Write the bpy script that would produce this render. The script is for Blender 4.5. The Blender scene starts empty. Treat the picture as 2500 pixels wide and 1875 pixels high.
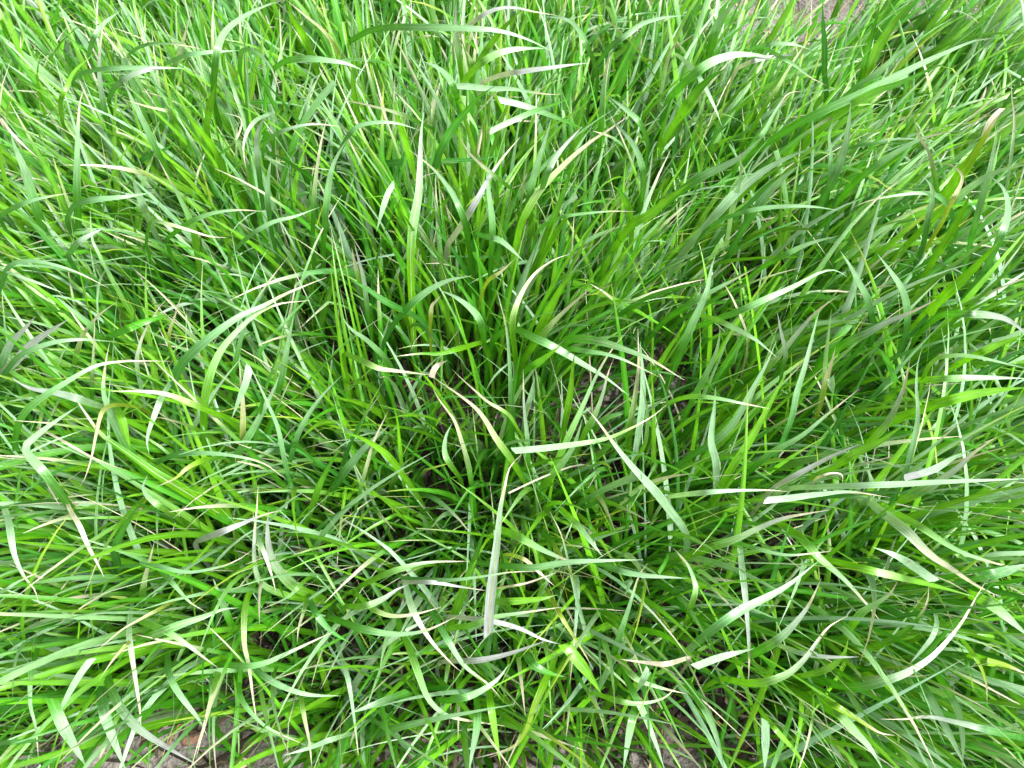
import bpy, math
import numpy as np
R = math.radians
rng = np.random.default_rng(7)

# ------------------------------------------------------------------ camera
scn = bpy.context.scene
CAM_H, TILT, HALF = 0.90, R(30.0), math.tan(R(31.0))
cam_data = bpy.data.cameras.new("camera")
cam_data.sensor_width = 36.0
cam_data.lens = 18.0 / HALF
cam_data.clip_start, cam_data.clip_end = 0.01, 2000.0
cam_data.dof.use_dof = True
cam_data.dof.focus_distance = 0.78
cam_data.dof.aperture_fstop = 15.0
camera = bpy.data.objects.new("camera", cam_data)
camera.location = (0, 0, CAM_H)
camera.rotation_euler = (TILT, 0, 0)
scn.collection.objects.link(camera)
scn.camera = camera

# ------------------------------------------------------------------ sky, sun, exposure
SUN_EL, SUN_AZ = R(56.0), R(118.0)          # azimuth measured from +Y towards +X
world = bpy.data.worlds.new("World")
scn.world = world
world.use_nodes = True
wn, wl = world.node_tree.nodes, world.node_tree.links
bg = wn["Background"]
sky = wn.new("ShaderNodeTexSky")
sky.sky_type = 'NISHITA'
sky.sun_disc = False
sky.sun_elevation, sky.sun_rotation = SUN_EL, SUN_AZ
sky.air_density, sky.dust_density, sky.ozone_density = 1.6, 6.0, 0.6
veil = wn.new("ShaderNodeHueSaturation")    # thin cloud: the whole sky dome is nearly neutral
veil.inputs["Saturation"].default_value = 0.12
wl.new(sky.outputs[0], veil.inputs["Color"])
wl.new(veil.outputs[0], bg.inputs[0])
bg.inputs[1].default_value = 0.062
sun_data = bpy.data.lights.new("sun", 'SUN')
sun_data.energy, sun_data.angle, sun_data.color = 1.5, R(14.0), (1.0, 0.98, 0.945)
sun = bpy.data.objects.new("sun", sun_data)
sun.rotation_euler = (-(math.pi / 2 - SUN_EL), 0, -SUN_AZ)
scn.collection.objects.link(sun)
scn.view_settings.view_transform = 'Standard'
scn.view_settings.look = 'None'
scn.view_settings.gamma = 1.0
scn.view_settings.exposure = 1.95
scn.cycles.max_bounces = 6
scn.cycles.transmission_bounces = 3
scn.cycles.diffuse_bounces = 1

# ------------------------------------------------------------------ helpers
CF = np.array([0.0, math.sin(TILT), -math.cos(TILT)])
CU = np.array([0.0, math.cos(TILT), math.sin(TILT)])
CR = np.array([1.0, 0.0, 0.0])
CP = np.array([0.0, 0.0, CAM_H])

def at_height(px, py, z):
    """the point at height z that lies in the direction of a photograph pixel (2500 x 1875)"""
    X = (np.asarray(px, float) - 1250.0) / 1250.0 * HALF
    Y = -(np.asarray(py, float) - 937.5) / 1250.0 * HALF
    d = CF + X[..., None] * CR + Y[..., None] * CU
    t = (np.asarray(z, float) - CAM_H) / d[..., 2]
    return CP + d * t[..., None]

def value_noise(x, y, seed, cell):
    """smooth value noise on numpy arrays"""
    g = np.random.default_rng(seed).random((64, 64))
    fx, fy = x / cell, y / cell
    ix, iy = np.floor(fx).astype(int), np.floor(fy).astype(int)
    tx, ty = fx - ix, fy - iy
    tx, ty = tx * tx * (3 - 2 * tx), ty * ty * (3 - 2 * ty)
    a, b = g[ix % 64, iy % 64], g[(ix + 1) % 64, iy % 64]
    c, d = g[ix % 64, (iy + 1) % 64], g[(ix + 1) % 64, (iy + 1) % 64]
    return (a * (1 - tx) + b * tx) * (1 - ty) + (c * (1 - tx) + d * tx) * ty

def mesh_from(name, verts, quads, uv=None, tint=None, dry=None, smooth=True):
    me = bpy.data.meshes.new(name)
    nv, nq = len(verts), len(quads)
    me.vertices.add(nv)
    me.vertices.foreach_set("co", np.ascontiguousarray(verts, np.float32).ravel())
    me.loops.add(nq * 4)
    me.loops.foreach_set("vertex_index", np.ascontiguousarray(quads, np.int32).ravel())
    me.polygons.add(nq)
    me.polygons.foreach_set("loop_start", np.arange(0, nq * 4, 4, dtype=np.int32))
    me.polygons.foreach_set("loop_total", np.full(nq, 4, np.int32))
    me.polygons.foreach_set("use_smooth", np.full(nq, smooth, bool))
    if uv is not None:
        l = me.uv_layers.new(name="UVMap")
        l.data.foreach_set("uv", np.ascontiguousarray(uv[quads.ravel()], np.float32).ravel())
    if tint is not None:
        a = me.attributes.new("tint", 'FLOAT_COLOR', 'POINT')
        c = np.ones((nv, 4), np.float32)
        c[:, :3] = tint
        a.data.foreach_set("color", c.ravel())
    if dry is not None:
        a = me.attributes.new("dry", 'FLOAT', 'POINT')
        a.data.foreach_set("value", np.ascontiguousarray(dry, np.float32))
    me.update(calc_edges=True)
    me.validate()
    return me

def link(name, me, mat, parent=None, loc=(0, 0, 0)):
    o = bpy.data.objects.new(name, me)
    o.location = loc
    scn.collection.objects.link(o)
    if me is not None and mat is not None:
        me.materials.append(mat) if not me.materials else None
    if parent is not None:
        o.parent = parent
    return o

# ------------------------------------------------------------------ materials
def nodes_of(name):
    m = bpy.data.materials.new(name)
    m.use_nodes = True
    nt = m.node_tree
    return m, nt, nt.nodes, nt.links, nt.nodes["Principled BSDF"], nt.nodes["Material Output"]

def mat_leaf():
    m, nt, N, L, P, out = nodes_of("grass_leaf")
    tint = N.new("ShaderNodeAttribute"); tint.attribute_name = "tint"
    dry = N.new("ShaderNodeAttribute"); dry.attribute_name = "dry"
    uv = N.new("ShaderNodeUVMap"); uv.uv_map = "UVMap"
    # parallel veins: noise stretched along the blade
    mp = N.new("ShaderNodeMapping"); mp.inputs["Scale"].default_value = (9.0, 1.2, 1.0)
    L.new(uv.outputs[0], mp.inputs[0])
    nz = N.new("ShaderNodeTexNoise"); nz.inputs["Scale"].default_value = 1.0; nz.inputs["Detail"].default_value = 3.0
    L.new(mp.outputs[0], nz.inputs["Vector"])
    # blotches in object space
    tc = N.new("ShaderNodeTexCoord")
    nb = N.new("ShaderNodeTexNoise"); nb.inputs["Scale"].default_value = 55.0; nb.inputs["Detail"].default_value = 4.0
    L.new(tc.outputs["Object"], nb.inputs["Vector"])
    r1 = N.new("ShaderNodeMapRange"); r1.inputs[1].default_value = 0.3; r1.inputs[2].default_value = 0.7
    r1.inputs[3].default_value = 0.68; r1.inputs[4].default_value = 1.32
    L.new(nz.outputs["Fac"], r1.inputs[0])
    r2 = N.new("ShaderNodeMapRange"); r2.inputs[1].default_value = 0.3; r2.inputs[2].default_value = 0.7
    r2.inputs[3].default_value = 0.84; r2.inputs[4].default_value = 1.16
    L.new(nb.outputs["Fac"], r2.inputs[0])
    mu = N.new("ShaderNodeMath"); mu.operation = 'MULTIPLY'
    L.new(r1.outputs[0], mu.inputs[0]); L.new(r2.outputs[0], mu.inputs[1])
    col = N.new("ShaderNodeVectorMath"); col.operation = 'SCALE'
    L.new(tint.outputs["Color"], col.inputs[0]); L.new(mu.outputs[0], col.inputs["Scale"])
    # pale midrib line
    sep = N.new("ShaderNodeSeparateXYZ"); L.new(uv.outputs[0], sep.inputs[0])
    d0 = N.new("ShaderNodeMath"); d0.operation = 'SUBTRACT'; d0.inputs[1].default_value = 0.5
    L.new(sep.outputs[0], d0.inputs[0])
    d1 = N.new("ShaderNodeMath"); d1.operation = 'ABSOLUTE'; L.new(d0.outputs[0], d1.inputs[0])
    rb = N.new("ShaderNodeMapRange"); rb.inputs[1].default_value = 0.02; rb.inputs[2].default_value = 0.08
    rb.inputs[3].default_value = 0.30; rb.inputs[4].default_value = 0.0
    L.new(d1.outputs[0], rb.inputs[0])
    mix = N.new("ShaderNodeMix"); mix.data_type = 'RGBA'
    L.new(rb.outputs[0], mix.inputs[0]); L.new(col.outputs[0], mix.inputs[6])
    mix.inputs[7].default_value = (0.34, 0.46, 0.20, 1)
    # small brown scars
    ns = N.new("ShaderNodeTexNoise"); ns.inputs["Scale"].default_value = 190.0; ns.inputs["Detail"].default_value = 2.0
    L.new(tc.outputs["Object"], ns.inputs["Vector"])
    rs = N.new("ShaderNodeMapRange"); rs.inputs[1].default_value = 0.70; rs.inputs[2].default_value = 0.76
    rs.inputs[3].default_value = 0.0; rs.inputs[4].default_value = 0.6
    L.new(ns.outputs["Fac"], rs.inputs[0])
    scar = N.new("ShaderNodeMix"); scar.data_type = 'RGBA'
    L.new(rs.outputs[0], scar.inputs[0]); L.new(mix.outputs[2], scar.inputs[6])
    scar.inputs[7].default_value = (0.30, 0.22, 0.09, 1)
    mix = scar
    L.new(mix.outputs[2], P.inputs["Base Color"])
    rr = N.new("ShaderNodeMapRange"); rr.inputs[3].default_value = 0.34; rr.inputs[4].default_value = 0.62
    L.new(dry.outputs["Fac"], rr.inputs[0]); L.new(rr.outputs[0], P.inputs["Roughness"])
    P.inputs["Specular IOR Level"].default_value = 0.85
    bp = N.new("ShaderNodeBump"); bp.inputs["Strength"].default_value = 0.35; bp.inputs["Distance"].default_value = 0.0006
    L.new(nz.outputs["Fac"], bp.inputs["Height"]); L.new(bp.outputs[0], P.inputs["Normal"])
    tr = N.new("ShaderNodeBsdfTranslucent")
    tm = N.new("ShaderNodeMix"); tm.data_type = 'RGBA'; tm.blend_type = 'MULTIPLY'; tm.inputs[0].default_value = 1.0
    L.new(mix.outputs[2], tm.inputs[6]); tm.inputs[7].default_value = (1.20, 1.30, 0.55, 1)
    L.new(tm.outputs[2], tr.inputs["Color"])
    fr = N.new("ShaderNodeMapRange"); fr.inputs[3].default_value = 0.33; fr.inputs[4].default_value = 0.22
    L.new(dry.outputs["Fac"], fr.inputs[0])
    ms = N.new("ShaderNodeMixShader")
    L.new(fr.outputs[0], ms.inputs[0]); L.new(P.outputs[0], ms.inputs[1]); L.new(tr.outputs[0], ms.inputs[2])
    L.new(ms.outputs[0], out.inputs["Surface"])
    return m

def mat_soil():
    m, nt, N, L, P, out = nodes_of("soil")
    tc = N.new("ShaderNodeTexCoord")
    n1 = N.new("ShaderNodeTexNoise"); n1.inputs["Scale"].default_value = 9.0; n1.inputs["Detail"].default_value = 8.0
    n2 = N.new("ShaderNodeTexNoise"); n2.inputs["Scale"].default_value = 240.0; n2.inputs["Detail"].default_value = 6.0
    L.new(tc.outputs["Object"], n1.inputs["Vector"]); L.new(tc.outputs["Object"], n2.inputs["Vector"])
    r = N.new("ShaderNodeValToRGB")
    e = r.color_ramp.elements
    e[0].position, e[0].color = 0.30, (0.085, 0.077, 0.068, 1)
    e[1].position, e[1].color = 0.72, (0.400, 0.365, 0.330, 1)
    k = r.color_ramp.elements.new(0.5); k.color = (0.230, 0.207, 0.184, 1)
    a = N.new("ShaderNodeMix"); a.data_type = 'FLOAT'; a.inputs[0].default_value = 0.5
    L.new(n1.outputs["Fac"], a.inputs[2]); L.new(n2.outputs["Fac"], a.inputs[3])
    L.new(a.outputs[0], r.inputs[0])
    L.new(r.outputs[0], P.inputs["Base Color"])
    P.inputs["Roughness"].default_value = 0.95
    P.inputs["Specular IOR Level"].default_value = 0.15
    bp = N.new("ShaderNodeBump"); bp.inputs["Strength"].default_value = 1.0; bp.inputs["Distance"].default_value = 0.007
    L.new(n2.outputs["Fac"], bp.inputs["Height"]); L.new(bp.outputs[0], P.inputs["Normal"])
    return m

def mat_stone(name, c1, c2):
    m, nt, N, L, P, out = nodes_of(name)
    tc = N.new("ShaderNodeTexCoord")
    n = N.new("ShaderNodeTexNoise"); n.inputs["Scale"].default_value = 260.0; n.inputs["Detail"].default_value = 5.0
    L.new(tc.outputs["Object"], n.inputs["Vector"])
    r = N.new("ShaderNodeValToRGB")
    r.color_ramp.elements[0].position, r.color_ramp.elements[0].color = 0.3, (*c1, 1)
    r.color_ramp.elements[1].position, r.color_ramp.elements[1].color = 0.7, (*c2, 1)
    L.new(n.outputs["Fac"], r.inputs[0]); L.new(r.outputs[0], P.inputs["Base Color"])
    P.inputs["Roughness"].default_value = 0.85
    return m

def mat_litter():
    m, nt, N, L, P, out = nodes_of("dead_leaf")
    tint = N.new("ShaderNodeAttribute"); tint.attribute_name = "tint"
    uv = N.new("ShaderNodeUVMap"); uv.uv_map = "UVMap"
    mp = N.new("ShaderNodeMapping"); mp.inputs["Scale"].default_value = (7.0, 2.0, 1.0)
    L.new(uv.outputs[0], mp.inputs[0])
    nz = N.new("ShaderNodeTexNoise"); nz.inputs["Scale"].default_value = 1.0; nz.inputs["Detail"].default_value = 4.0
    L.new(mp.outputs[0], nz.inputs["Vector"])
    r = N.new("ShaderNodeMapRange"); r.inputs[1].default_value = 0.3; r.inputs[2].default_value = 0.7
    r.inputs[3].default_value = 0.6; r.inputs[4].default_value = 1.35
    L.new(nz.outputs["Fac"], r.inputs[0])
    col = N.new("ShaderNodeVectorMath"); col.operation = 'SCALE'
    L.new(tint.outputs["Color"], col.inputs[0]); L.new(r.outputs[0], col.inputs["Scale"])
    L.new(col.outputs[0], P.inputs["Base Color"])
    P.inputs["Roughness"].default_value = 0.85
    P.inputs["Specular IOR Level"].default_value = 0.2
    return m

LEAF = mat_leaf()
LITTER = mat_litter()
SOIL = mat_soil()
PEBBLE_TAN = mat_stone("pebble_tan", (0.50, 0.38, 0.24), (0.66, 0.54, 0.38))
PEBBLE_PALE = mat_stone("pebble_pale", (0.42, 0.38, 0.35), (0.60, 0.56, 0.52))
PEBBLE_RED = mat_stone("pebble_red", (0.16, 0.085, 0.055), (0.27, 0.15, 0.10))
CLOD = mat_stone("clod", (0.16, 0.143, 0.125), (0.33, 0.30, 0.27))

# ------------------------------------------------------------------ ground
def soil_height(x, y):
    h = 0.020 * (value_noise(x + 9, y + 9, 1, 0.22) - 0.5) + 0.010 * (value_noise(x + 9, y + 9, 2, 0.07) - 0.5)
    h += 0.006 * (value_noise(x + 9, y + 9, 3, 0.028) - 0.5) + 0.004 * (value_noise(x + 9, y + 9, 4, 0.012) - 0.5)
    # drying cracks: valleys where two noise fields cross their mean
    c = np.abs(value_noise(x + 5, y + 5, 11, 0.10) + 0.35 * value_noise(x + 5, y + 5, 12, 0.03) - 0.67)
    h -= 0.012 * np.clip(1 - c / 0.022, 0, 1)
    f = np.clip((3.5 - np.maximum(np.abs(x), np.abs(y - 0.6))) / 1.5, 0, 1)
    return h * f - 0.004

def grown(lo, hi, step, far):
    mid = np.arange(lo, hi + step, step)
    out = [hi + step]; s = step
    while out[-1] < far:
        s *= 1.45; out.append(out[-1] + s)
    lft = [lo - step]; s = step
    while lft[-1] > -far:
        s *= 1.45; lft.append(lft[-1] - s)
    return np.concatenate([lft[::-1], mid, out])

def build_soil():
    xs, ys = grown(-1.25, 1.25, 0.0075, 900.0), grown(-0.15, 1.75, 0.0075, 900.0)
    X, Y = np.meshgrid(xs, ys, indexing="ij")
    Z = soil_height(X, Y)
    v = np.stack([X, Y, Z], -1).reshape(-1, 3)
    ny = len(ys)
    i, j = np.meshgrid(np.arange(len(xs) - 1), np.arange(ny - 1), indexing="ij")
    b = (i * ny + j).ravel()
    q = np.stack([b, b + ny, b + ny + 1, b + 1], 1)
    o = link("soil", mesh_from("soil", v, q), SOIL)
    o["kind"] = "structure"
build_soil()

# ------------------------------------------------------------------ leaf colours
COL = {
    'g': (0.064, 0.300, 0.007),   # mid green
    'l': (0.145, 0.420, 0.006),   # yellow green
    'b': (0.055, 0.255, 0.032),   # blue green
    's': (0.350, 0.570, 0.345),   # silver pale, sky sheen painted into the colour
    'p': (0.410, 0.430, 0.440),   # grey with a lilac cast
    'd': (0.620, 0.560, 0.430),   # straw
    'y': (0.300, 0.410, 0.030),   # yellowing
}
COL = {k: np.array(v) for k, v in COL.items()}

def width_profile(t, blunt, power=1.8, start=0.45):
    base = 0.86 + 0.14 * np.clip(t / 0.25, 0, 1)
    if blunt:
        base = np.ones_like(t)
    tip = np.clip(1 - np.clip((t - start) / (1 - start), 0, 1) ** power, 0, 1)
    return base * np.maximum(tip, 0.03)

def ribbon(C, side, normal, w, fold):
    """rows of three vertices: edge, midrib, edge"""
    a = C - side * (w / 2)[:, None]
    b = C + side * (w / 2)[:, None]
    m = C - normal * (w * fold)[:, None]
    return np.stack([a, m, b], 1)

def strip_quads(n, k=3):
    i, j = np.meshgrid(np.arange(n - 1), np.arange(k - 1), indexing="ij")
    b = (i * k + j).ravel()
    return np.stack([b, b + 1, b + k + 1, b + k], 1)

def catmull(P, n):
    P = np.asarray(P, float)
    d = np.concatenate([[0], np.cumsum(np.linalg.norm(np.diff(P[:, :2], axis=0), axis=1))])
    s = np.linspace(0, d[-1], n)
    ext = np.vstack([2 * P[0] - P[1], P, 2 * P[-1] - P[-2]])
    k = np.clip(np.searchsorted(d, s, side="right") - 1, 0, len(P) - 2)
    t = ((s - d[k]) / np.maximum(d[k + 1] - d[k], 1e-6))[:, None]
    p0, p1, p2, p3 = ext[k], ext[k + 1], ext[k + 2], ext[k + 3]
    return 0.5 * (2 * p1 + (p2 - p0) * t + (2 * p0 - 5 * p1 + 4 * p2 - p3) * t * t + (3 * p1 - p0 - 3 * p2 + p3) * t ** 3)

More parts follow.
